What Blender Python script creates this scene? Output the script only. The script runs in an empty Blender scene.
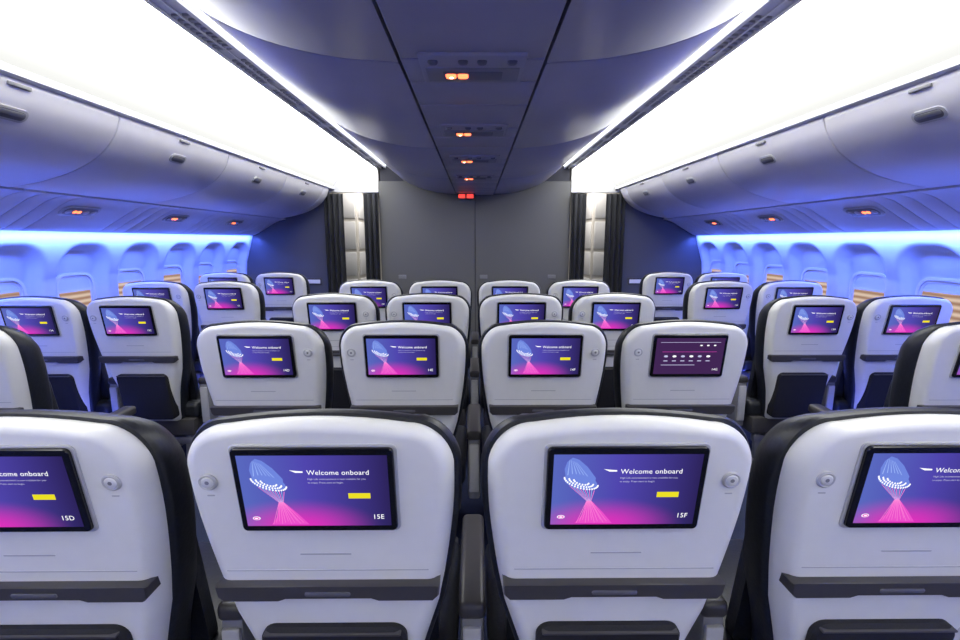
import bpy, bmesh, math
from mathutils import Vector, Matrix
C = bpy.context
scene = C.scene
COL = scene.collection
CZ = 1.475   # eye height
try:
    scene.view_settings.view_transform = 'Standard'
    scene.view_settings.look = 'None'
except Exception: pass

# ------------------------------------------------------------ materials
def mat(name, col, rough=0.5, metal=0.0, noise=0.0, nscale=60, bump=0.0, spec=0.5, coat=0.0):
    m = bpy.data.materials.new(name); m.use_nodes = True
    nt = m.node_tree; b = nt.nodes['Principled BSDF']
    b.inputs['Roughness'].default_value = rough
    b.inputs['Metallic'].default_value = metal
    b.inputs['Specular IOR Level'].default_value = spec
    b.inputs['Coat Weight'].default_value = coat
    b.inputs['Base Color'].default_value = (*col, 1)
    if noise > 0 or bump > 0:
        tc = nt.nodes.new('ShaderNodeTexCoord')
        n = nt.nodes.new('ShaderNodeTexNoise'); n.inputs['Scale'].default_value = nscale
        n.inputs['Detail'].default_value = 3
        nt.links.new(tc.outputs['Object'], n.inputs['Vector'])
        if noise > 0:
            r = nt.nodes.new('ShaderNodeValToRGB')
            r.color_ramp.elements[0].position = 0.3; r.color_ramp.elements[1].position = 0.7
            r.color_ramp.elements[0].color = (*[c*(1-noise) for c in col], 1)
            r.color_ramp.elements[1].color = (*[min(1, c*(1+noise)) for c in col], 1)
            nt.links.new(n.outputs['Fac'], r.inputs['Fac'])
            nt.links.new(r.outputs['Color'], b.inputs['Base Color'])
        if bump > 0:
            bp = nt.nodes.new('ShaderNodeBump'); bp.inputs['Strength'].default_value = bump
            bp.inputs['Distance'].default_value = 0.002
            nt.links.new(n.outputs['Fac'], bp.inputs['Height'])
            nt.links.new(bp.outputs['Normal'], b.inputs['Normal'])
    return m

def emit(name, col, s):
    m = bpy.data.materials.new(name); m.use_nodes = True
    nt = m.node_tree; nt.nodes.clear()
    e = nt.nodes.new('ShaderNodeEmission'); o = nt.nodes.new('ShaderNodeOutputMaterial')
    e.inputs['Color'].default_value = (*col, 1); e.inputs['Strength'].default_value = s
    nt.links.new(e.outputs[0], o.inputs[0])
    return m

M_shell = mat('shell_plastic', (0.76, 0.76, 0.735), 0.38, noise=0.012, nscale=30)
M_shell_lo = mat('shell_lower_plastic', (0.66, 0.65, 0.63), 0.45, noise=0.015, nscale=30)
M_leather = mat('navy_leather', (0.012, 0.014, 0.020), 0.42, noise=0.2, nscale=90, bump=0.4)
M_dark = mat('dark_grey_plastic', (0.055, 0.052, 0.054), 0.4, noise=0.03)
M_mid = mat('mid_grey_plastic', (0.20, 0.20, 0.21), 0.4, noise=0.03)
M_ring = mat('light_grey_plastic', (0.45, 0.45, 0.46), 0.35, noise=0.03)
M_black = mat('bezel_black', (0.006, 0.006, 0.008), 0.18, noise=0.05)
M_pocket = mat('pocket_mesh', (0.010, 0.010, 0.013), 0.8, noise=0.3, nscale=300)
M_metal = mat('leg_metal', (0.35, 0.35, 0.38), 0.35, 0.8, noise=0.03)
M_carpet = mat('carpet_navy', (0.02, 0.028, 0.07), 0.95, noise=0.4, nscale=220, bump=0.8)
M_wall = mat('sidewall_panel', (0.66, 0.70, 0.80), 0.5, noise=0.01, nscale=20)
M_bin = mat('bin_plastic', (0.70, 0.685, 0.72), 0.33, noise=0.012, nscale=15)
M_psu = mat('psu_plastic', (0.60, 0.60, 0.66), 0.4, noise=0.02, nscale=15)
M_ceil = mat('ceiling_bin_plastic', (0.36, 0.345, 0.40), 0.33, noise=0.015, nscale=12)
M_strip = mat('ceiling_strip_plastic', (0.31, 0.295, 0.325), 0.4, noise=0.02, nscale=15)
M_gap = mat('gap_dark', (0.03, 0.03, 0.045), 0.7, noise=0.05)
M_slot = mat('vent_slot_grey', (0.12, 0.12, 0.14), 0.6, noise=0.05)
M_grille = mat('grille_grey', (0.48, 0.48, 0.51), 0.5, noise=0.05)
M_insert = mat('insert_dark_grey', (0.11, 0.11, 0.13), 0.45, noise=0.05)
M_part = mat('partition_grey', (0.115, 0.115, 0.112), 0.55, noise=0.04, nscale=150)
M_part2 = mat('partition_side_grey', (0.075, 0.078, 0.09), 0.55, noise=0.05, nscale=150)
M_curtain = mat('curtain_fabric', (0.018, 0.019, 0.024), 0.9, noise=0.2, nscale=120)
M_white = mat('white_trim', (0.75, 0.75, 0.76), 0.5, noise=0.01)
M_cream = mat('galley_cream', (0.60, 0.57, 0.53), 0.45, noise=0.03, nscale=8)
M_strip_light = emit('cove_strip_diffuser', (0.90, 0.93, 1.0), 3.5)
M_orange = emit('reading_light_orange', (1.0, 0.16, 0.06), 4.0)
M_warm = emit('reading_light_white', (1.0, 0.60, 0.40), 9.0)
M_red = emit('sign_red', (1.0, 0.06, 0.05), 1.6)

def cove_mat():  # indirect cove light painted as emission, fading toward the bin rail
    m = bpy.data.materials.new('cove_diffuser'); m.use_nodes = True
    nt = m.node_tree; nt.nodes.clear(); N = nt.nodes.new; L = nt.links.new
    tc = N('ShaderNodeTexCoord'); sp = N('ShaderNodeSeparateXYZ'); L(tc.outputs['Object'], sp.inputs[0])
    ab = N('ShaderNodeMath'); ab.operation = 'ABSOLUTE'; L(sp.outputs[0], ab.inputs[0])
    mr = N('ShaderNodeMapRange'); mr.inputs[1].default_value = 1.80; mr.inputs[2].default_value = 1.45
    mr.inputs[3].default_value = 0.95; mr.inputs[4].default_value = 8.6; mr.interpolation_type = 'SMOOTHSTEP'
    L(ab.outputs[0], mr.inputs[0])
    e = N('ShaderNodeEmission'); e.inputs[0].default_value = (0.985, 0.99, 0.955, 1); L(mr.outputs[0], e.inputs[1])
    o = N('ShaderNodeOutputMaterial'); L(e.outputs[0], o.inputs[0])
    return m
M_cove = cove_mat()

def window_mat():
    """hangar seen through the glazing: horizontal warm bands"""
    m = bpy.data.materials.new('window_outside_glow'); m.use_nodes = True
    nt = m.node_tree; nt.nodes.clear(); N = nt.nodes.new; L = nt.links.new
    tc = N('ShaderNodeTexCoord')
    wv = N('ShaderNodeTexWave'); wv.wave_type = 'BANDS'; wv.bands_direction = 'Z'
    wv.inputs['Scale'].default_value = 7.0; wv.inputs['Distortion'].default_value = 0.6
    r = N('ShaderNodeValToRGB')
    els = r.color_ramp.elements
    els[0].position = 0.0; els[0].color = (0.42, 0.24, 0.16, 1)
    els[1].position = 1.0; els[1].color = (0.85, 0.66, 0.52, 1)
    e = N('ShaderNodeEmission'); e.inputs['Strength'].default_value = 0.85
    o = N('ShaderNodeOutputMaterial')
    L(tc.outputs['Object'], wv.inputs['Vector'])
    L(wv.outputs['Fac'], r.inputs['Fac']); L(r.outputs['Color'], e.inputs['Color'])
    L(e.outputs[0], o.inputs[0])
    return m
M_win = window_mat()
M_blind = mat('window_blind', (0.68, 0.70, 0.78), 0.6, noise=0.01)

def display_mat():
    m = bpy.data.materials.new('display_image'); m.use_nodes = True
    nt = m.node_tree; nt.nodes.clear(); N = nt.nodes.new; L = nt.links.new
    uv = N('ShaderNodeTexCoord')
    sep = N('ShaderNodeSeparateXYZ'); L(uv.outputs['UV'], sep.inputs[0])
    r1 = N('ShaderNodeValToRGB'); e = r1.color_ramp.elements
    e[0].position = 0; e[0].color = (0.10, 0.14, 0.52, 1)
    e[1].position = 1; e[1].color = (0.025, 0.016, 0.10, 1)
    k = e.new(0.45); k.color = (0.08, 0.06, 0.42, 1)
    L(sep.outputs[0], r1.inputs[0])
    mp = N('ShaderNodeMapping'); mp.inputs['Location'].default_value = (-0.36*1.15, 0.0, 0)
    mp.inputs['Scale'].default_value = (1.15, 1.6, 1)
    L(uv.outputs['UV'], mp.inputs[0])
    ln = N('ShaderNodeVectorMath'); ln.operation = 'LENGTH'; L(mp.outputs[0], ln.inputs[0])
    r2 = N('ShaderNodeValToRGB'); e2 = r2.color_ramp.elements
    e2[0].position = 0.0; e2[0].color = (1, 1, 1, 1); e2[1].position = 0.68; e2[1].color = (0, 0, 0, 1)
    r2.color_ramp.interpolation = 'EASE'
    L(ln.outputs['Value'], r2.inputs[0])
    mx = N('ShaderNodeMix'); mx.data_type = 'RGBA'
    L(r2.outputs[0], mx.inputs['Factor']); L(r1.outputs[0], mx.inputs[6])
    mx.inputs[7].default_value = (0.74, 0.03, 0.50, 1)
    em = N('ShaderNodeEmission'); em.inputs['Strength'].default_value = 1.0
    L(mx.outputs[2], em.inputs[0])
    gl = N('ShaderNodeBsdfGlossy'); gl.inputs['Roughness'].default_value = 0.15
    gl.inputs['Color'].default_value = (0.02, 0.02, 0.02, 1)
    ad = N('ShaderNodeAddShader'); L(em.outputs[0], ad.inputs[0]); L(gl.outputs[0], ad.inputs[1])
    o = N('ShaderNodeOutputMaterial'); L(ad.outputs[0], o.inputs[0])
    return m
M_disp = display_mat()
M_disp2 = emit('display_map_image', (0.06, 0.022, 0.10), 0.9)
G_white = emit('gfx_white', (0.95, 0.95, 1.0), 1.15)
G_grey = emit('gfx_grey', (0.55, 0.54, 0.80), 1.0)
G_yellow = emit('gfx_yellow', (0.85, 0.74, 0.02), 1.0)
G_blue = emit('gfx_blue', (0.16, 0.24, 0.74), 1.0)
G_lblue = emit('gfx_light_blue', (0.36, 0.50, 0.95), 1.0)
G_pink = emit('gfx_pink', (0.98, 0.25, 0.70), 1.0)
G_mag = emit('gfx_magenta', (0.85, 0.08, 0.60), 1.0)

# ------------------------------------------------------------ mesh helpers
class MB:
    def __init__(s): s.v = []; s.f = []; s.m = []; s.mats = []
    def mi(s, m):
        if m not in s.mats: s.mats.append(m)
        return s.mats.index(m)
    def add(s, vs, fs, m):
        o = len(s.v); s.v += [tuple(v) for v in vs]; k = s.mi(m)
        for f in fs: s.f.append(tuple(i+o for i in f)); s.m.append(k)
    def mesh(s, name, smooth=True, ang=35, recalc=True):
        me = bpy.data.meshes.new(name); me.from_pydata(s.v, [], s.f)
        for m in s.mats: me.materials.append(m)
        for p, k in zip(me.polygons, s.m): p.material_index = k
        if recalc:
            bm = bmesh.new(); bm.from_mesh(me)
            bmesh.ops.recalc_face_normals(bm, faces=bm.faces); bm.to_mesh(me); bm.free()
        if smooth:
            for p in me.polygons: p.use_smooth = True
            me.set_sharp_from_angle(angle=math.radians(ang))
        me.update(); return me

def obj(name, me, parent=None, loc=(0, 0, 0), rot=(0, 0, 0)):
    o = bpy.data.objects.new(name, me); COL.objects.link(o)
    o.location = loc; o.rotation_euler = rot
    if parent: o.parent = parent
    return o

def rbox(mb, x0, x1, y0, y1, z0, z1, m, r=0.01, seg=2, fn=None):
    bm = bmesh.new(); bmesh.ops.create_cube(bm, size=1)
    for v in bm.verts:
        v.co = Vector(((x0+x1)/2+v.co.x*(x1-x0), (y0+y1)/2+v.co.y*(y1-y0), (z0+z1)/2+v.co.z*(z1-z0)))
    if r > 0:
        bmesh.ops.bevel(bm, geom=bm.edges[:], offset=r, segments=seg, profile=0.5, affect='EDGES')
    bm.verts.ensure_lookup_table(); bm.verts.index_update()
    vs = [fn(*v.co) if fn else v.co.copy() for v in bm.verts]
    fs = [[v.index for v in f.verts] for f in bm.faces]
    mb.add(vs, fs, m); bm.free()

def rrect(w, h, r, n=6, cx=0, cz=0):
    pts = []
    for (sx, sz, a0) in ((1, 1, 0), (-1, 1, 90), (-1, -1, 180), (1, -1, 270)):
        for i in range(n+1):
            a = math.radians(a0+90*i/n)
            pts.append((cx+sx*(w/2-r)+r*math.cos(a), cz+sz*(h/2-r)+r*math.sin(a)))
    return pts

def inset(pts, d):
    n = len(pts); out = []
    area = sum(pts[i][0]*pts[(i+1) % n][1]-pts[(i+1) % n][0]*pts[i][1] for i in range(n))
    sg = 1 if area > 0 else -1
    for i in range(n):
        ax, az = pts[i-1]; bx, bz = pts[(i+1) % n]
        tx, tz = bx-ax, bz-az; l = math.hypot(tx, tz) or 1
        nx, nz = tz/l*sg, -tx/l*sg
        out.append((pts[i][0]-nx*d, pts[i][1]-nz*d))
    return out

KT = 0.16
def P(x, s, t):
    k = min(1.0, max(0.0, (s-0.75)/0.35))
    return (x, t+KT*(1.02-s), s-0.32*max(0.0, t)*k)

def slab(mb, outline, rings, m, mapf=P):
    n = len(outline); vs = []; fs = []
    for (d, t) in rings:
        for (x, s) in inset(outline, d) if d else outline: vs.append(mapf(x, s, t))
    for k in range(len(rings)-1):
        for i in range(n):
            j = (i+1) % n
            fs.append((k*n+i, k*n+j, (k+1)*n+j, (k+1)*n+i))
    fs.append(tuple(range(n))); fs.append(tuple(reversed(range((len(rings)-1)*n, len(rings)*n))))
    mb.add(vs, fs, m)

# ------------------------------------------------------------ seat
HW = 0.253
def side_half(s):
    tab = [(0.36, 0.138), (0.47, 0.155), (0.56, 0.171), (0.64, 0.194), (0.71, 0.215), (0.80, 0.231), (0.89, 0.243), (0.97, 0.251), (1.04, HW)]
    for (a, xa), (b, xb) in zip(tab, tab[1:]):
        if s <= b: return xa+(xb-xa)*(s-a)/(b-a)
    return HW
def back_outline(grow=0.0):
    R = [(0.123+grow, 0.36), (0.138+grow, 0.366), (0.146+grow, 0.385)]
    s = 0.43
    while s < 1.045: R.append((side_half(s)+grow, s)); s += 0.04
    rx, rs = 0.086, 0.098
    cx, cs = HW-rx, 1.056
    for i in range(1, 12):
        a = math.radians(90*i/12)
        R.append((cx+grow+rx*math.cos(a), cs+(rs+grow)*math.sin(a)))
    for q in (1.0, 0.75, 0.5, 0.25):
        x = cx*q
        R.append((x+grow*q, 1.154+grow+0.014*(1-q*q)))
    top = [(0.0, 1.168+grow)]
    Lp = [(-x, s) for (x, s) in reversed(R)]
    return R+top+Lp

def shell_mesh():
    o = back_outline(); n = len(o); half = n//2
    rings = [(0.004, 0.072), (0, 0.066)]
    for i in range(0, 9):
        a = math.radians(90*i/8)
        rings.append((0.034*(1-math.cos(a)), 0.056-0.056*math.sin(a)))
    vs = []; fs = []
    for d, t in rings:
        for x, s in (inset(o, d) if d else o): vs.append(P(x, s, t))
    for k in range(len(rings)-1):
        for i in range(n):
            j = (i+1) % n; fs.append((k*n+i, k*n+j, (k+1)*n+j, (k+1)*n+i))
    b = (len(rings)-1)*n
    for i in range(half):
        a0, a1, c0, c1 = b+i, b+i+1, b+n-1-i, b+n-2-i
        if a1 == c1: fs.append((a0, a1, c0))
        elif a1 != c0: fs.append((a0, a1, c1, c0))
    fs.append(tuple(range(n)))
    mb = MB(); mb.add(vs, fs, M_shell)
    return mb.mesh('back_shell', ang=50)

seat_meshes = {}
def build_seat_meshes():
    seat_meshes['back_shell'] = shell_mesh()
    mb = MB(); oc = back_outline(0.012)
    rings = [(0.02, 0.048), (0.006, 0.050), (0, 0.060), (0, 0.105), (0.008, 0.135), (0.03, 0.165), (0.06, 0.185), (0.09, 0.19)]
    slab(mb, oc, rings, M_leather)
    slab(mb, rrect(0.34, 0.22, 0.05, cz=1.03), [(0.0, 0.15), (0, 0.20), (0.006, 0.225), (0.03, 0.235)], M_leather)
    slab(mb, rrect(0.40, 0.50, 0.06, cz=0.68), [(0.0, 0.15), (0, 0.19), (0.02, 0.215), (0.05, 0.225)], M_leather)
    seat_meshes['back_cushion'] = mb.mesh('back_cushion', ang=50)
    mb = MB()
    slab(mb, rrect(0.302, 0.188, 0.012, cz=1.02), [(0, 0.004), (0, -0.003), (0.002, -0.0045), (0.004, -0.0045)], M_ring)
    slab(mb, rrect(0.292, 0.178, 0.010, cz=1.02), [(0, 0.0), (0, -0.010), (0.0015, -0.012), (0.004, -0.012)], M_black)
    seat_meshes['screen_bezel'] = mb.mesh('screen_bezel')
    for nm, mm in (('display', M_disp), ('display_map', M_disp2)):
        me = bpy.data.meshes.new(nm)
        W, H = 0.270, 0.152
        me.from_pydata([P(-W/2, 1.02-H/2, -0.0125), P(W/2, 1.02-H/2, -0.0125), P(W/2, 1.02+H/2, -0.0125), P(-W/2, 1.02+H/2, -0.0125)], [], [(0, 1, 2, 3)])
        me.materials.append(mm); ul = me.uv_layers.new(name='UVMap')
        for l, c in zip(ul.data, ((0, 0), (1, 0), (1, 1), (0, 1))): l.uv = c
        seat_meshes[nm] = me
    mb = MB()
    pts = [(-0.222, 0.800), (-0.220, 0.775), (-0.208, 0.762), (-0.10, 0.762), (-0.085, 0.768), (0.085, 0.768), (0.10, 0.762), (0.208, 0.762), (0.220, 0.775), (0.222, 0.800), (0.216, 0.804), (-0.216, 0.804)]
    slab(mb, pts, [(0, 0.04), (0, -0.012), (0.003, -0.018), (0.006, -0.018)], M_dark)
    slab(mb, rrect(0.09, 0.010, 0.004, n=3, cz=0.783), [(0, 0.0), (0, -0.020), (0.002, -0.021)], M_insert)
    slab(mb, rrect(0.10, 0.003, 0.001, n=2, cz=0.868), [(0, 0.01), (0, -0.0012)], M_ring)
    slab(mb, rrect(0.40, 0.0022, 0.001, n=2, cz=0.828), [(0, 0.01), (0, -0.0010)], M_ring)
    seat_meshes['tray_table'] = mb.mesh('tray_table')
    mb = MB()
    slab(mb, rrect(0.300, 0.30, 0.03, cz=0.540), [(0, 0.03), (0, -0.012), (0.006, -0.020), (0.02, -0.022)], M_pocket)
    slab(mb, rrect(0.280, 0.006, 0.0028, cz=0.680), [(0, 0.0), (0, -0.024), (0.001, -0.026)], M_dark)
    seat_meshes['literature_pocket'] = mb.mesh('literature_pocket')
    for nm, sx in (('headset_jack_l', -1), ('headset_jack_r', 1)):
        mb = MB(); cx, cs = sx*0.200, 1.035
        def circ(r, n=24): return [(cx+r*math.cos(6.28318*i/n), cs+r*math.sin(6.28318*i/n)) for i in range(n)]
        slab(mb, circ(0.0175), [(0, 0.016), (0, -0.003), (0.003, -0.0055), (0.006, -0.004)], M_ring)
        slab(mb, circ(0.0115), [(0, 0.0), (0, -0.0045), (0.002, -0.006)], M_shell)
        slab(mb, circ(0.004), [(0, 0.0), (0, -0.0062)], M_mid)
        slab(mb, rrect(0.014, 0.003, 0.0014, n=3, cx=cx, cz=cs-0.030), [(0, 0.016), (0, -0.001)], M_ring)
        seat_meshes[nm] = mb.mesh(nm)
    mb = MB()
    rbox(mb, -0.245, 0.245, 0.17, 0.68, 0.36, 0.47, M_leather, 0.035, 4)
    rbox(mb, -0.225, 0.225, 0.14, 0.62, 0.26, 0.37, M_dark, 0.015, 2)
    seat_meshes['seat_pan'] = mb.mesh('seat_pan')
    mb = MB()
    rbox(mb, -0.033, 0.033, 0.17, 0.56, 0.585, 0.63, M_dark, 0.015, 3)
    rbox(mb, -0.028, 0.028, 0.175, 0.52, 0.30, 0.59, M_mid, 0.012, 2)
    rbox(mb, -0.022, 0.022, 0.165, 0.18, 0.34, 0.57, M_ring, 0.006, 2)
    seat_meshes['armrest'] = mb.mesh('armrest')
    mb = MB()
    for sx in (-1, 1):
        rbox(mb, sx*0.17-0.018, sx*0.17+0.018, 0.16, 0.20, 0.0, 0.28, M_metal, 0.006, 2, fn=lambda x, y, z: (x, y-(0.28-z)*0.12, z))
        rbox(mb, sx*0.17-0.018, sx*0.17+0.018, 0.52, 0.56, 0.0, 0.28, M_metal, 0.006, 2, fn=lambda x, y, z: (x, y+(0.28-z)*0.12, z))
        rbox(mb, sx*0.17-0.022, sx*0.17+0.022, 0.08, 0.64, 0.0, 0.022, M_metal, 0.004, 1)
        rbox(mb, sx*0.17-0.04, sx*0.17+0.04, 0.12, 0.22, 0.0, 0.09, M_mid, 0.01, 2)
    rbox(mb, -0.2, 0.2, 0.15, 0.19, 0.20, 0.25, M_metal, 0.01, 2)
    rbox(mb, -0.13, 0.13, 0.2, 0.42, 0.19, 0.27, M_dark, 0.02, 2)
    seat_meshes['legs'] = mb.mesh('legs')
build_seat_meshes()

def text_mesh(body, size, align='LEFT'):
    cu = bpy.data.curves.new('t', 'FONT'); cu.body = body; cu.size = size; cu.align_x = align
    cu.resolution_u = 3; cu.space_character = 1.04
    ob = bpy.data.objects.new('t', cu); COL.objects.link(ob)
    dg = C.evaluated_depsgraph_get(); dg.update()
    me = bpy.data.meshes.new_from_object(ob.evaluated_get(dg))
    vs = [tuple(v.co) for v in me.vertices]; fs = [tuple(p.vertices) for p in me.polygons]
    bpy.data.objects.remove(ob); bpy.data.meshes.remove(me)
    return vs, fs
SW, SH = 0.270, 0.152
def S(u, v, k=1): return P((u-0.5)*SW, 1.02+(v-0.5)*SH, -0.0125-0.0003*k)
def g_text(mb, body, size, u, v, m, align='LEFT', k=1):
    vs, fs = text_mesh(body, size, align)
    x0 = (u-0.5)*SW; s0 = 1.02+(v-0.5)*SH
    mb.add([P(x0+a[0], s0+a[1], -0.0125-0.0003*k) for a in vs], fs, m)
def g_poly(mb, pts, m, k=1):
    mb.add([S(u, v, k) for u, v in pts], [tuple(range(len(pts)))], m)
def g_ell(mb, u, v, ru, rv, m, k=1, n=12, rot=0.0):
    c, s = math.cos(rot), math.sin(rot)
    pts = []
    for i in range(n):
        a = 6.28318*i/n; x = ru*math.cos(a); y = rv*math.sin(a)*SH/SW
        X = x*c-y*s; Y = x*s+y*c
        pts.append((u+X, v+Y*SW/SH))
    g_poly(mb, pts, m, k)

def build_gfx():
    mb = MB()
    g_text(mb, 'Welcome onboard', 0.0142, 0.455, 0.735, G_white)
    g_text(mb, 'High Life entertainment is now available for you', 0.0052, 0.455, 0.665, G_grey)
    g_text(mb, 'to enjoy. Press start to begin.', 0.0052, 0.455, 0.615, G_grey)
    g_poly(mb, [(0.72, 0.40), (0.87, 0.40), (0.87, 0.475), (0.72, 0.475)], G_yellow)
    g_poly(mb, [(0.34, 0.80), (0.38, 0.765), (0.43, 0.765), (0.43, 0.785), (0.39, 0.79)], G_white)
    g_poly(mb, [(0.085, 0.70), (0.075, 0.80), (0.09, 0.90), (0.125, 0.96), (0.17, 0.93), (0.23, 0.83), (0.29, 0.68), (0.29, 0.58)], G_blue, 1)
    for i in range(6):
        u = 0.095+0.036*i; v = 0.70-0.022*i
        g_poly(mb, [(u, v), (u+0.007, v), (0.125+0.010*(i-2)+0.002, 0.93-0.008*i), (0.125+0.010*(i-2), 0.93-0.008*i)], G_lblue, 2)
    g_ell(mb, 0.190, 0.625, 0.118, 0.10, G_blue, 3, 20, -0.28)
    for rr, n in ((1.0, 17), (0.72, 13), (0.45, 8)):
        for i in range(n):
            a = math.pi+math.pi*(i+0.5)/n
            x = 0.116*rr*math.cos(a); y = 0.10*rr*math.sin(a)
            g_ell(mb, 0.193+x, 0.635+y-0.50*x, 0.0064, 0.014, G_white, 4, 8)
    g_poly(mb, [(0.255, 0.38), (0.285, 0.33), (0.36, 0.18), (0.43, 0.02), (0.17, 0.02), (0.22, 0.15), (0.235, 0.33)], G_mag, 1)
    for i in range(11):
        a = i/10
        u0 = 0.115+0.17*a; v0 = 0.57-0.07*a
        u1 = 0.240+0.030*a; v1 = 0.35
        g_poly(mb, [(u0, v0), (u0+0.005, v0), (u1+0.003, v1), (u1, v1)], G_lblue if i % 2 else G_pink, 2)
        u2 = 0.18+0.21*a
        g_poly(mb, [(u1, v1), (u1+0.004, v1), (u2+0.003, 0.03+0.02*(i % 3)), (u2, 0.03+0.02*(i % 3))], G_pink, 2)
    g_ell(mb, 0.07, 0.115, 0.027, 0.027, G_white, 1, 18)
    g_ell(mb, 0.07, 0.115, 0.021, 0.021, G_mag, 2, 18)
    g_ell(mb, 0.07, 0.115, 0.012, 0.010, G_white, 3, 12)
    seat_meshes['display_graphics'] = mb.mesh('display_graphics', smooth=False, recalc=False)
    mb = MB()
    for i in range(6):
        u = 0.13+i*0.125
        g_ell(mb, u+0.03, 0.50, 0.030, 0.030, G_white if i % 2 else G_grey, 1, 14)
        g_poly(mb, [(u, 0.36), (u+0.06, 0.36), (u+0.06, 0.385), (u, 0.385)], G_grey)
    g_poly(mb, [(0.1, 0.62), (0.9, 0.62), (0.9, 0.627), (0.1, 0.627)], G_mag)
    g_poly(mb, [(0.1, 0.25), (0.6, 0.25), (0.6, 0.265), (0.1, 0.265)], G_grey)
    g_poly(mb, [(0.06, 0.88), (0.94, 0.88), (0.94, 0.89), (0.06, 0.89)], G_grey)
    for i in range(3): g_ell(mb, 0.66+i*0.1, 0.80, 0.02, 0.02, G_white, 1, 10)
    seat_meshes['display_map_graphics'] = mb.mesh('display_map_graphics', smooth=False, recalc=False)
build_gfx()

def seat(x, y, label, jack, arms=(-1,), variant=False):
    e = bpy.data.objects.new('airplane_seat', None); COL.objects.link(e); e.location = (x, y, 0)
    e.empty_display_size = 0.2
    for k in ('back_shell', 'back_cushion', 'screen_bezel', 'tray_table', 'literature_pocket', 'seat_pan', 'legs', 'headset_jack_l' if jack < 0 else 'headset_jack_r'):
        obj(k, seat_meshes[k], e)
    obj('display', seat_meshes['display_map' if variant else 'display'], e)
    obj('display_graphics', seat_meshes['display_map_graphics' if variant else 'display_graphics'], e)
    mb = MB(); g_text(mb, label, 0.0142, 0.955, 0.10, G_white, 'RIGHT')
    obj('seat_number_text', mb.mesh('seat_number_text', smooth=False, recalc=False), e)
    for a in arms: obj('armrest', seat_meshes['armrest'], e, (a*0.285, 0, 0))
    return e

rows = [(15, 0.835, 0.862), (14, 1.87, 0.857), (13, 2.88, 0.855), (12, 3.89, 0.855)]
for rn, d, xo in rows:
    for i, (L_, jk, x) in enumerate((('D', 1, -xo), ('E', -1, -0.285), ('F', 1, 0.285), ('G', -1, xo))):
        seat(x, d, f'{rn}{L_}', jk, arms=(-1, 1) if i == 3 else (-1,), variant=(rn == 14 and L_ == 'G'))
for rn, d, xc in [(15, 0.84, 2.05), (14, 1.85, 2.07), (13, 2.74, 1.98), (12, 3.80, 1.98), (11, 4.86, 1.97)]:
    for x, L_, jk, arms in ((-xc-0.56, 'A', 1, (1,)), (-xc, 'C', -1, (1,)), (xc, 'H', 1, (-1,)), (xc+0.56, 'K', -1, (-1,))):
        seat(x, d, f'{rn}{L_}', jk, arms=arms)

# ------------------------------------------------------------ cabin
YB, YF = -3.0, 6.30
def Z(h): return CZ+h

def extr(mb, prof, y0, y1, m, sx=1, r=0.0):
    n = len(prof); vs = []; fs = []
    rings = [(r, y0), (r*0.3, y0+r*0.3), (0, y0+r), (0, y1-r), (r*0.3, y1-r*0.3), (r, y1)] if r > 0 else [(0, y0), (0, y1)]
    for d, y in rings:
        for x, z in (inset(prof, d) if d else prof): vs.append((sx*x, y, z))
    for k in range(len(rings)-1):
        for i in range(n):
            j = (i+1) % n; fs.append((k*n+i, k*n+j, (k+1)*n+j, (k+1)*n+i))
    fs.append(tuple(range(n))); fs.append(tuple(range((len(rings)-1)*n, len(rings)*n)))
    mb.add(vs, fs, m)

def thick(curve, t, side=1):
    n = len(curve); off = []
    for i in range(n):
        a = curve[max(i-1, 0)]; b = curve[min(i+1, n-1)]
        tx, tz = b[0]-a[0], b[1]-a[1]; l = math.hypot(tx, tz)
        off.append((curve[i][0]-tz/l*t*side, curve[i][1]+tx/l*t*side))
    return curve+off[::-1]

def spline(pts, n=6):
    out = []
    for i in range(len(pts)-1):
        p0 = pts[max(i-1, 0)]; p1 = pts[i]; p2 = pts[i+1]; p3 = pts[min(i+2, len(pts)-1)]
        for k in range(n):
            t = k/n
            out.append(tuple(0.5*((2*p1[c])+(-p0[c]+p2[c])*t+(2*p0[c]-5*p1[c]+4*p2[c]-p3[c])*t*t+(-p0[c]+3*p1[c]-3*p2[c]+p3[c])*t**3) for c in (0, 1)))
    out.append(pts[-1]); return out

mb = MB(); rbox(mb, -3.3, 3.3, YB, 9.0, -0.06, 0.0, M_carpet, 0); obj('floor', mb.mesh('floor', False))
mb = MB(); rbox(mb, -3.3, 3.3, YB, 9.0, Z(0.98), Z(1.03), M_gap, 0); obj('ceiling', mb.mesh('ceiling', False))

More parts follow.
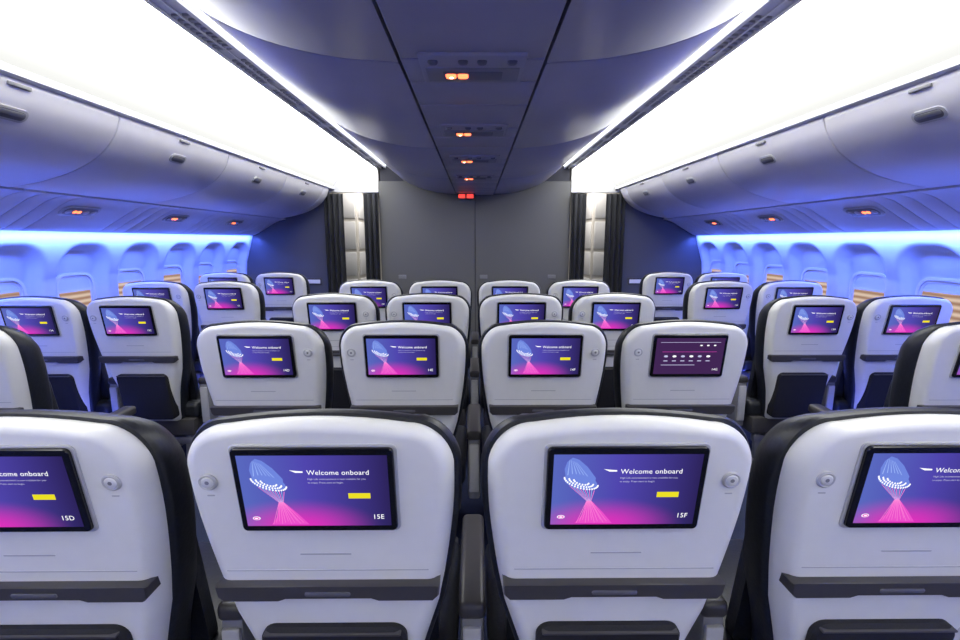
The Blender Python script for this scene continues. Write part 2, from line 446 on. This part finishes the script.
WX = [(0.0, 2.93), (0.4, 2.955), (0.9, 2.98), (1.2, 2.955), (1.42, 2.89), (1.56, 2.85)]
def wx(z):
    for (a, xa), (b, xb) in zip(WX, WX[1:]):
        if z <= b: return xa+(xb-xa)*(z-a)/(b-a)
    return WX[-1][1]
WINY = [3.08+0.59*k for k in range(-9, 6)]
def recess(y, z):
    best = 1e9
    for c in WINY:
        if abs(y-c) > 0.4: continue
        qx = abs(y-c)-(0.245-0.19); qz = abs(z-1.07)-(0.385-0.19)
        d = math.hypot(max(qx, 0), max(qz, 0))+min(max(qx, qz), 0)-0.19
        best = min(best, d)
    if best > 0: return 0.0
    t = min(1, -best/0.06); return 0.085*t*t*(3-2*t)
for side, sx in (('left', -1), ('right', 1)):
    mb = MB(); vs = []; fs = []
    ys = [YB+0.0196*i for i in range(int((YF-YB)/0.0196)+2)]
    zs = [0.0+1.55*i/70 for i in range(71)]
    for y in ys:
        for z in zs: vs.append((sx*(wx(z)+recess(y, z)), y, z))
    nz = len(zs)
    for i in range(len(ys)-1):
        for j in range(nz-1): fs.append((i*nz+j, i*nz+j+1, (i+1)*nz+j+1, (i+1)*nz+j))
    mb.add(vs, fs, M_wall)
    rbox(mb, sx*3.12 if sx > 0 else -3.18, 3.18 if sx > 0 else -3.12, YB, 9.0, 0, Z(0.98), M_wall, 0)
    obj('wall_'+side, mb.mesh('wall_'+side, True, 60, recalc=False))
    mb = MB(); rbox(mb, min(sx*2.90, sx*2.95), max(sx*2.90, sx*2.95), YB+0.05, YF-0.05, 0.0, 0.20, M_mid, 0.01); obj('baseboard_'+side, mb.mesh('bb'))

wi = 1
for side, sx in (('left', -1), ('right', 1)):
    for kk, c in enumerate(WINY):
        mb = MB()
        fm = lambda x, s, t, c=c, sx=sx: (sx*(3.045-t), c+x, s)
        def ring(oa, ob, t, m):
            n = len(oa); vs = [fm(x, s, 0.0) for x, s in oa]+[fm(x, s, t) for x, s in oa]+[fm(x, s, t) for x, s in ob]+[fm(x, s, 0.0) for x, s in ob]
            mb.add(vs, [(k*n+i, k*n+(i+1) % n, (k+1)*n+(i+1) % n, (k+1)*n+i) for k in range(3) for i in range(n)], m)
        cz = 0.985
        outer = rrect(0.37, 0.50, 0.10, 8, cz=cz); mid = rrect(0.33, 0.46, 0.085, 8, cz=cz); inner = rrect(0.295, 0.425, 0.07, 8, cz=cz)
        ring(outer, mid, 0.020, M_white); ring(mid, inner, 0.010, M_white)
        mb.add([fm(x, s, 0.003) for x, s in inner], [tuple(range(len(inner)))], M_win)
        # pull-down blind, drawn to differing heights
        low = (1.145, 1.125, 1.10)[(kk*2) % 3]
        bp = [(x, s) for x, s in inner if s > low]
        bl = [(-0.1475, low), (0.1475, low)]
        bp2 = sorted([p for p in bp if p[0] >= 0], key=lambda p: p[1])+sorted([p for p in bp if p[0] < 0], key=lambda p: -p[1])
        poly = [bl[0], bl[1]]+bp2
        mb.add([fm(x, s, 0.007) for x, s in poly], [tuple(range(len(poly)))], M_blind)
        rb = [(-0.147, low-0.008), (0.147, low-0.008), (0.147, low+0.006), (-0.147, low+0.006)]
        slab(mb, rb, [(0, 0.0), (0, 0.012)], M_white, fm)
        obj(f'window_{wi}', mb.mesh('window')); wi += 1

face = spline([(1.80, 0.615), (1.835, 0.53), (1.92, 0.435), (2.06, 0.355), (2.24, 0.30), (2.40, 0.272)], 5)
binprof = [(x, Z(h)) for x, h in face]+[(2.50, Z(0.30)), (2.60, Z(0.60)), (1.84, Z(0.655)), (1.81, Z(0.645))]
edges = [-2.9, -1.8, -0.7, 0.4, 1.5, 2.6, 3.7, 4.8, 5.9]
for side, sx in (('left', -1), ('right', 1)):
    ee = edges+[6.13]
    for a, b in zip(ee, ee[1:]):
        e = bpy.data.objects.new('overhead_bin', None); COL.objects.link(e)
        e.location = (0, (a+b)/2, 0)
        L2 = (b-a)/2
        mb = MB(); extr(mb, binprof, -L2+0.003, L2-0.003, M_bin, sx, r=0.010)
        obj('bin_door', mb.mesh('bin_door', True, 40), e)
        if b-a > 0.8:
            p = Vector((1.842, 0, Z(0.515))); q = Vector((1.865, 0, Z(0.487)))
            t = (q-p).normalized(); nrm = Vector((-abs(t.z), 0, -abs(t.x)))
            cen = (p+q)/2
            def fm(x, s, tt):
                v = cen-t*s+nrm*tt
                return (sx*v.x, x, v.z)
            mb = MB()
            slab(mb, rrect(0.15, 0.060, 0.029, 6), [(0, -0.02), (0, 0.002), (0.003, 0.003)], M_ring, fm)
            slab(mb, rrect(0.125, 0.040, 0.019, 6), [(0, -0.01), (0, 0.0036), (0.003, 0.0045)], M_insert, fm)
            slab(mb, rrect(0.115, 0.020, 0.009, 4, cz=0.006), [(0, -0.01), (0, 0.006), (0.003, 0.007)], M_mid, fm)
            obj('bin_latch', mb.mesh('bin_latch'), e)
            mb = MB()
            rbox(mb, min(sx*1.794, sx*1.83), max(sx*1.794, sx*1.83), -0.05, 0.05, Z(0.597), Z(0.611), M_mid, 0.003)
            obj('bin_label', mb.mesh('bin_label'), e)
    mb = MB(); extr(mb, [(1.775, Z(0.665)), (1.775, Z(0.635)), (1.80, Z(0.628)), (1.9, Z(0.66)), (1.9, Z(0.70))], YB, YF-0.01, M_white, sx)
    obj('trim_bin_rail_'+side, mb.mesh('rail'))
    mb = MB(); extr(mb, [(2.0, Z(0.60)), (2.0, Z(0.50)), (2.45, Z(0.33)), (2.55, Z(0.6))], YB, 6.12, M_gap, sx)
    obj('trim_bin_backing_'+side, mb.mesh('bk'))
    e = bpy.data.objects.new('trim_service_unit_rail_'+side, None); COL.objects.link(e)
    pr = spline([(2.415, 0.262), (2.52, 0.235), (2.66, 0.155), (2.80, 0.075), (2.855, 0.06)], 3)
    mb = MB(); y = YB+0.02; k = 0
    while y < YF-0.05:
        w = (0.62, 0.13, 0.13, 0.13)[k % 4]
        y1 = min(y+w, YF-0.02)
        extr(mb, [(x, Z(h)) for x, h in thick(pr, 0.02, 1)], y+0.0025, y1-0.0025, M_psu, sx, r=0.004)
        y = y1; k += 1
    obj('rail_panels', mb.mesh('rail_panels', True, 40), e)
    mb = MB(); extr(mb, [(x, Z(h)) for x, h in [(2.43, 0.29), (2.54, 0.262), (2.67, 0.182), (2.81, 0.10), (2.86, 0.085), (2.9, 0.35), (2.52, 0.4)]], YB, YF-0.01, M_gap, sx)
    obj('rail_backing', mb.mesh('rail_backing'), e)
    for yy in (0.2, 1.22, 2.24, 3.27, 4.30, 5.33):
        cen = Vector((2.60, yy, Z(0.190))); tdir = Vector((0.14, 0, -0.08)).normalized(); nrm = Vector((tdir.z, 0, -tdir.x))
        def fm(x, s, tt):
            v = cen-tdir*s+nrm*tt
            return (sx*v.x, yy+x, v.z)
        mb = MB()
        slab(mb, rrect(0.30, 0.115, 0.05, 6), [(0, -0.02), (0, 0.004), (0.004, 0.006)], M_ring, fm)
        slab(mb, rrect(0.26, 0.085, 0.04, 6), [(0, 0.0), (0, 0.0075), (0.004, 0.009)], M_mid, fm)
        for dx in (-0.05, -0.015):
            slab(mb, rrect(0.028, 0.028, 0.0135, 5, cx=dx), [(0, 0.0), (0, 0.012), (0.003, 0.013)], M_orange, fm)
        for dx in (-0.1, 0.04, 0.1):
            slab(mb, rrect(0.04, 0.04, 0.0195, 5, cx=dx), [(0, 0.0), (0, 0.012), (0.006, 0.015)], M_psu, fm)
        obj('reading_light', mb.mesh('reading_light'), e)
    cv = spline([(1.80, 0.64), (1.785, 0.70), (1.70, 0.80), (1.55, 0.865), (1.38, 0.89), (1.235, 0.895)], 5)
    mb = MB(); extr(mb, [(x, Z(h)) for x, h in thick(cv, 0.012, -1)], YB, YF-0.01, M_cove, sx)
    obj('cove_light_'+side, mb.mesh('cove', True, 40))  # panel itself glows in place of hidden strips lighting it
    mb = MB(); extr(mb, [(x, Z(h)) for x, h in [(1.02, 0.93), (1.13, 0.925), (1.13, 0.935), (1.02, 0.94)]], YB, YF-0.01, M_strip_light, sx)
    obj('cove_light_strip_'+side, mb.mesh('cove2', False))
    mb = MB()
    extr(mb, [(1.13, Z(0.915)), (1.235, Z(0.905)), (1.235, Z(0.93)), (1.13, Z(0.94))], YB, YF-0.01, M_slot, sx)
    for (xa, xb, ha) in ((1.122, 1.142, 0.895), (1.178, 1.188, 0.893), (1.222, 1.24, 0.890)):
        extr(mb, [(xa, Z(ha)), (xb, Z(ha)), (xb, Z(ha+0.02)), (xa, Z(ha+0.02))], YB, YF-0.01, M_white, sx)
    y = YB+0.05
    k = 0
    while y < YF-0.15:
        w = 0.022 if k % 9 else 0.12
        extr(mb, [(1.137, Z(0.899)), (1.228, Z(0.894)), (1.228, Z(0.915)), (1.137, Z(0.92))], y, y+w, M_grille if k % 9 else M_white, sx)
        y += w+0.022; k += 1
    obj('trim_grille_'+side, mb.mesh('grille', False))

cb = spline([(0.243, 0.575), (0.45, 0.59), (0.66, 0.635), (0.82, 0.70), (0.93, 0.775), (1.0, 0.86)], 5)
for sx in (-1, 1):
    ee = [-2.8, -1.3, 0.2, 1.7, 3.2, 4.7, 6.22]
    for a, b in zip(ee, ee[1:]):
        e = bpy.data.objects.new('ceiling_bin', None); COL.objects.link(e); e.location = (0, (a+b)/2, 0)
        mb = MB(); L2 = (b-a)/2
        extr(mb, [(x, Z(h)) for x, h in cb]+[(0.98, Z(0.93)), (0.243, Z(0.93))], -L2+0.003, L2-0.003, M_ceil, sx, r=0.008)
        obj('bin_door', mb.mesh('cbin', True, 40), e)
e = bpy.data.objects.new('ceiling_service_channel', None); COL.objects.link(e)
mb = MB()
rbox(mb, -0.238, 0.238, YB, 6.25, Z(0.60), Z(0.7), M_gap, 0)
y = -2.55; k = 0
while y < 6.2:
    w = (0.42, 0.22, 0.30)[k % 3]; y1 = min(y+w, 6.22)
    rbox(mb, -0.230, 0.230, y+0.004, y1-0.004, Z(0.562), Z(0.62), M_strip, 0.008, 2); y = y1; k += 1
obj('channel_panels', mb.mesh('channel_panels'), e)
for yy in (-0.12, 0.80, 1.70, 2.60, 3.48, 4.45):
    mb = MB()
    rbox(mb, -0.17, 0.17, yy-0.13, yy+0.13, Z(0.552), Z(0.57), M_strip, 0.008, 2)
    rbox(mb, -0.155, 0.155, yy-0.03, yy+0.10, Z(0.548), Z(0.56), M_mid, 0.006, 2)
    rbox(mb, -0.10, 0.10, yy-0.005, yy+0.075, Z(0.545), Z(0.56), M_insert, 0.006, 2)
    for dx in (-0.125, 0.125, -0.03, 0.03):
        rbox(mb, dx-0.016, dx+0.016, yy-0.08-0.016, yy-0.08+0.016, Z(0.543), Z(0.56), M_insert, 0.010, 3)
    rbox(mb, -0.090, -0.055, yy+0.010, yy+0.045, Z(0.5385), Z(0.55), M_orange, 0.006, 2)
    rbox(mb, -0.050, -0.015, yy+0.010, yy+0.045, Z(0.5385), Z(0.55), M_orange, 0.006, 2)
    rbox(mb, -0.080, -0.062, yy+0.018, yy+0.037, Z(0.5365), Z(0.55), M_warm, 0.005, 1)
    obj('reading_light', mb.mesh('creading'), e)
mb = MB()
rbox(mb, -0.22, 0.0, 6.0, 6.06, Z(0.49), Z(0.565), M_dark, 0.008, 2)
rbox(mb, -0.20, -0.12, 5.994, 6.01, Z(0.505), Z(0.55), M_red, 0.003, 1)
rbox(mb, -0.10, -0.02, 5.994, 6.01, Z(0.505), Z(0.55), M_red, 0.003, 1)
obj('cabin_sign', mb.mesh('cabin_sign'), e)

mb = MB()
rbox(mb, -1.22, -0.004, YF, YF+0.05, 0.0, Z(0.74), M_part, 0.004, 1)
rbox(mb, 0.004, 1.22, YF, YF+0.05, 0.0, Z(0.74), M_part, 0.004, 1)
rbox(mb, -1.2, 1.2, YF+0.01, YF+0.045, 0.0, Z(0.97), M_gap, 0)
for x in (-1.0, 0.06, 0.95):
    rbox(mb, x, x+0.1, YF-0.012, YF+0.01, 0.98, 1.03, M_mid, 0.004, 1)
obj('wall_front', mb.mesh('wall_front'))
for side, sx in (('left', -1), ('right', 1)):
    mb = MB(); a, b = sorted((sx*1.86, sx*3.12)); rbox(mb, a, b, YF, YF+0.05, 0, Z(0.98), M_part2, 0.004, 1)
    a, b = sorted((sx*2.0, sx*2.25)); rbox(mb, a, b, YF-0.015, YF+0.01, 0.90, 0.99, M_dark, 0.004, 1)
    rbox(mb, a+0.02, b-0.02, YF-0.018, YF, 0.92, 0.97, M_white, 0.003, 1)
    obj('wall_front_'+side, mb.mesh('wfs'))
    mb = MB(); a, b = sorted((sx*1.225, sx*1.855)); rbox(mb, a, b, YF, YF+0.05, Z(0.60), Z(0.98), M_white, 0.004, 1)
    obj('trim_door_header_'+side, mb.mesh('hdr'))
    for (xa, xb) in ((1.66, 1.90), (1.22, 1.40)):
        mb = MB(); n = 60; vs = []; fs = []
        for j, z in enumerate((0.01, 0.5, 1.0, 1.5, Z(0.58))):
            for i in range(n+1):
                t = i/n
                amp = 0.028*(1.0-0.15*j/4)
                vs.append((sx*(xa+(xb-xa)*t), YF-0.07+amp*math.sin(t*(xb-xa)*95)+0.006*math.sin(t*37+j), z))
        for j in range(4):
            for i in range(n): fs.append((j*(n+1)+i, j*(n+1)+i+1, (j+1)*(n+1)+i+1, (j+1)*(n+1)+i))
        mb.add(vs, fs, M_curtain)
        o = obj('curtain', mb.mesh('curtain', True, 80, recalc=False))
        so = o.modifiers.new('s', 'SOLIDIFY'); so.thickness = 0.004
mb = MB()
rbox(mb, -3.12, 3.12, 8.9, 8.95, 0, Z(0.98), M_cream, 0)
obj('wall_galley', mb.mesh('wg', False))
for sx in (-1, 1):
    mb = MB()
    a, b = sorted((sx*1.75, sx*2.7))
    rbox(mb, a, b, 7.3, 8.3, 0, Z(0.75), M_cream, 0.02)
    for z0, z1 in ((0.1, 0.9), (0.95, 1.3), (1.35, 1.75), (1.8, 2.15)):
        rbox(mb, sx*1.74-0.012, sx*1.74+0.012, 7.35, 7.8, z0, z1, M_white, 0.01)
        rbox(mb, sx*1.74-0.012, sx*1.74+0.012, 7.83, 8.27, z0, z1, M_white, 0.01)
        rbox(mb, a+0.03, b-0.03, 7.285, 7.31, z0, z1, M_white, 0.01)
        rbox(mb, sx*1.725-0.01, sx*1.725+0.01, 7.7, 7.74, (z0+z1)/2-0.05, (z0+z1)/2+0.05, M_mid, 0.004)
    obj('galley_cabinet', mb.mesh('gc'))
mb = MB(); rbox(mb, -3.12, 3.12, YB-0.05, YB, 0, Z(0.98), M_white, 0); obj('wall_back', mb.mesh('wb', False))

# ------------------------------------------------------------ lights
def area(name, loc, rot, sx_, sy_, power, col):
    l = bpy.data.lights.new(name, 'AREA'); l.shape = 'RECTANGLE'; l.size = sx_; l.size_y = sy_
    l.energy = power; l.color = col
    o = bpy.data.objects.new(name, l); COL.objects.link(o); o.location = loc; o.rotation_euler = rot
    return o
for s in (-1, 1):
    area('sidewall_wash_light', (s*2.80, (YB+YF)/2, Z(0.045)), (0, math.radians(-s*22), 0), 0.035, YF-YB-0.1, 115, (0.09, 0.17, 1.0))
    area('sidewall_uplight', (s*2.30, 2.5, 0.30), (0, math.radians(180), 0), 0.04, 6.5, 18, (0.08, 0.12, 1.0))  # added blue fill from below for the bin undersides, not a cabin fitting
    area('galley_light', (s*1.4, 7.2, Z(0.9)), (0, 0, 0), 0.8, 0.8, 22, (1.0, 0.95, 0.88))

w = bpy.data.worlds.new('World'); scene.world = w; w.use_nodes = True
w.node_tree.nodes['Background'].inputs[0].default_value = (0.02, 0.02, 0.04, 1)

cam = bpy.data.cameras.new('camera'); cam.lens = 18.04; cam.sensor_width = 36; cam.clip_start = 0.02
co = bpy.data.objects.new('camera', cam); COL.objects.link(co)
co.location = (0.01, 0, CZ); co.rotation_euler = (math.radians(90-9.4), 0, math.radians(-0.48))
scene.camera = co
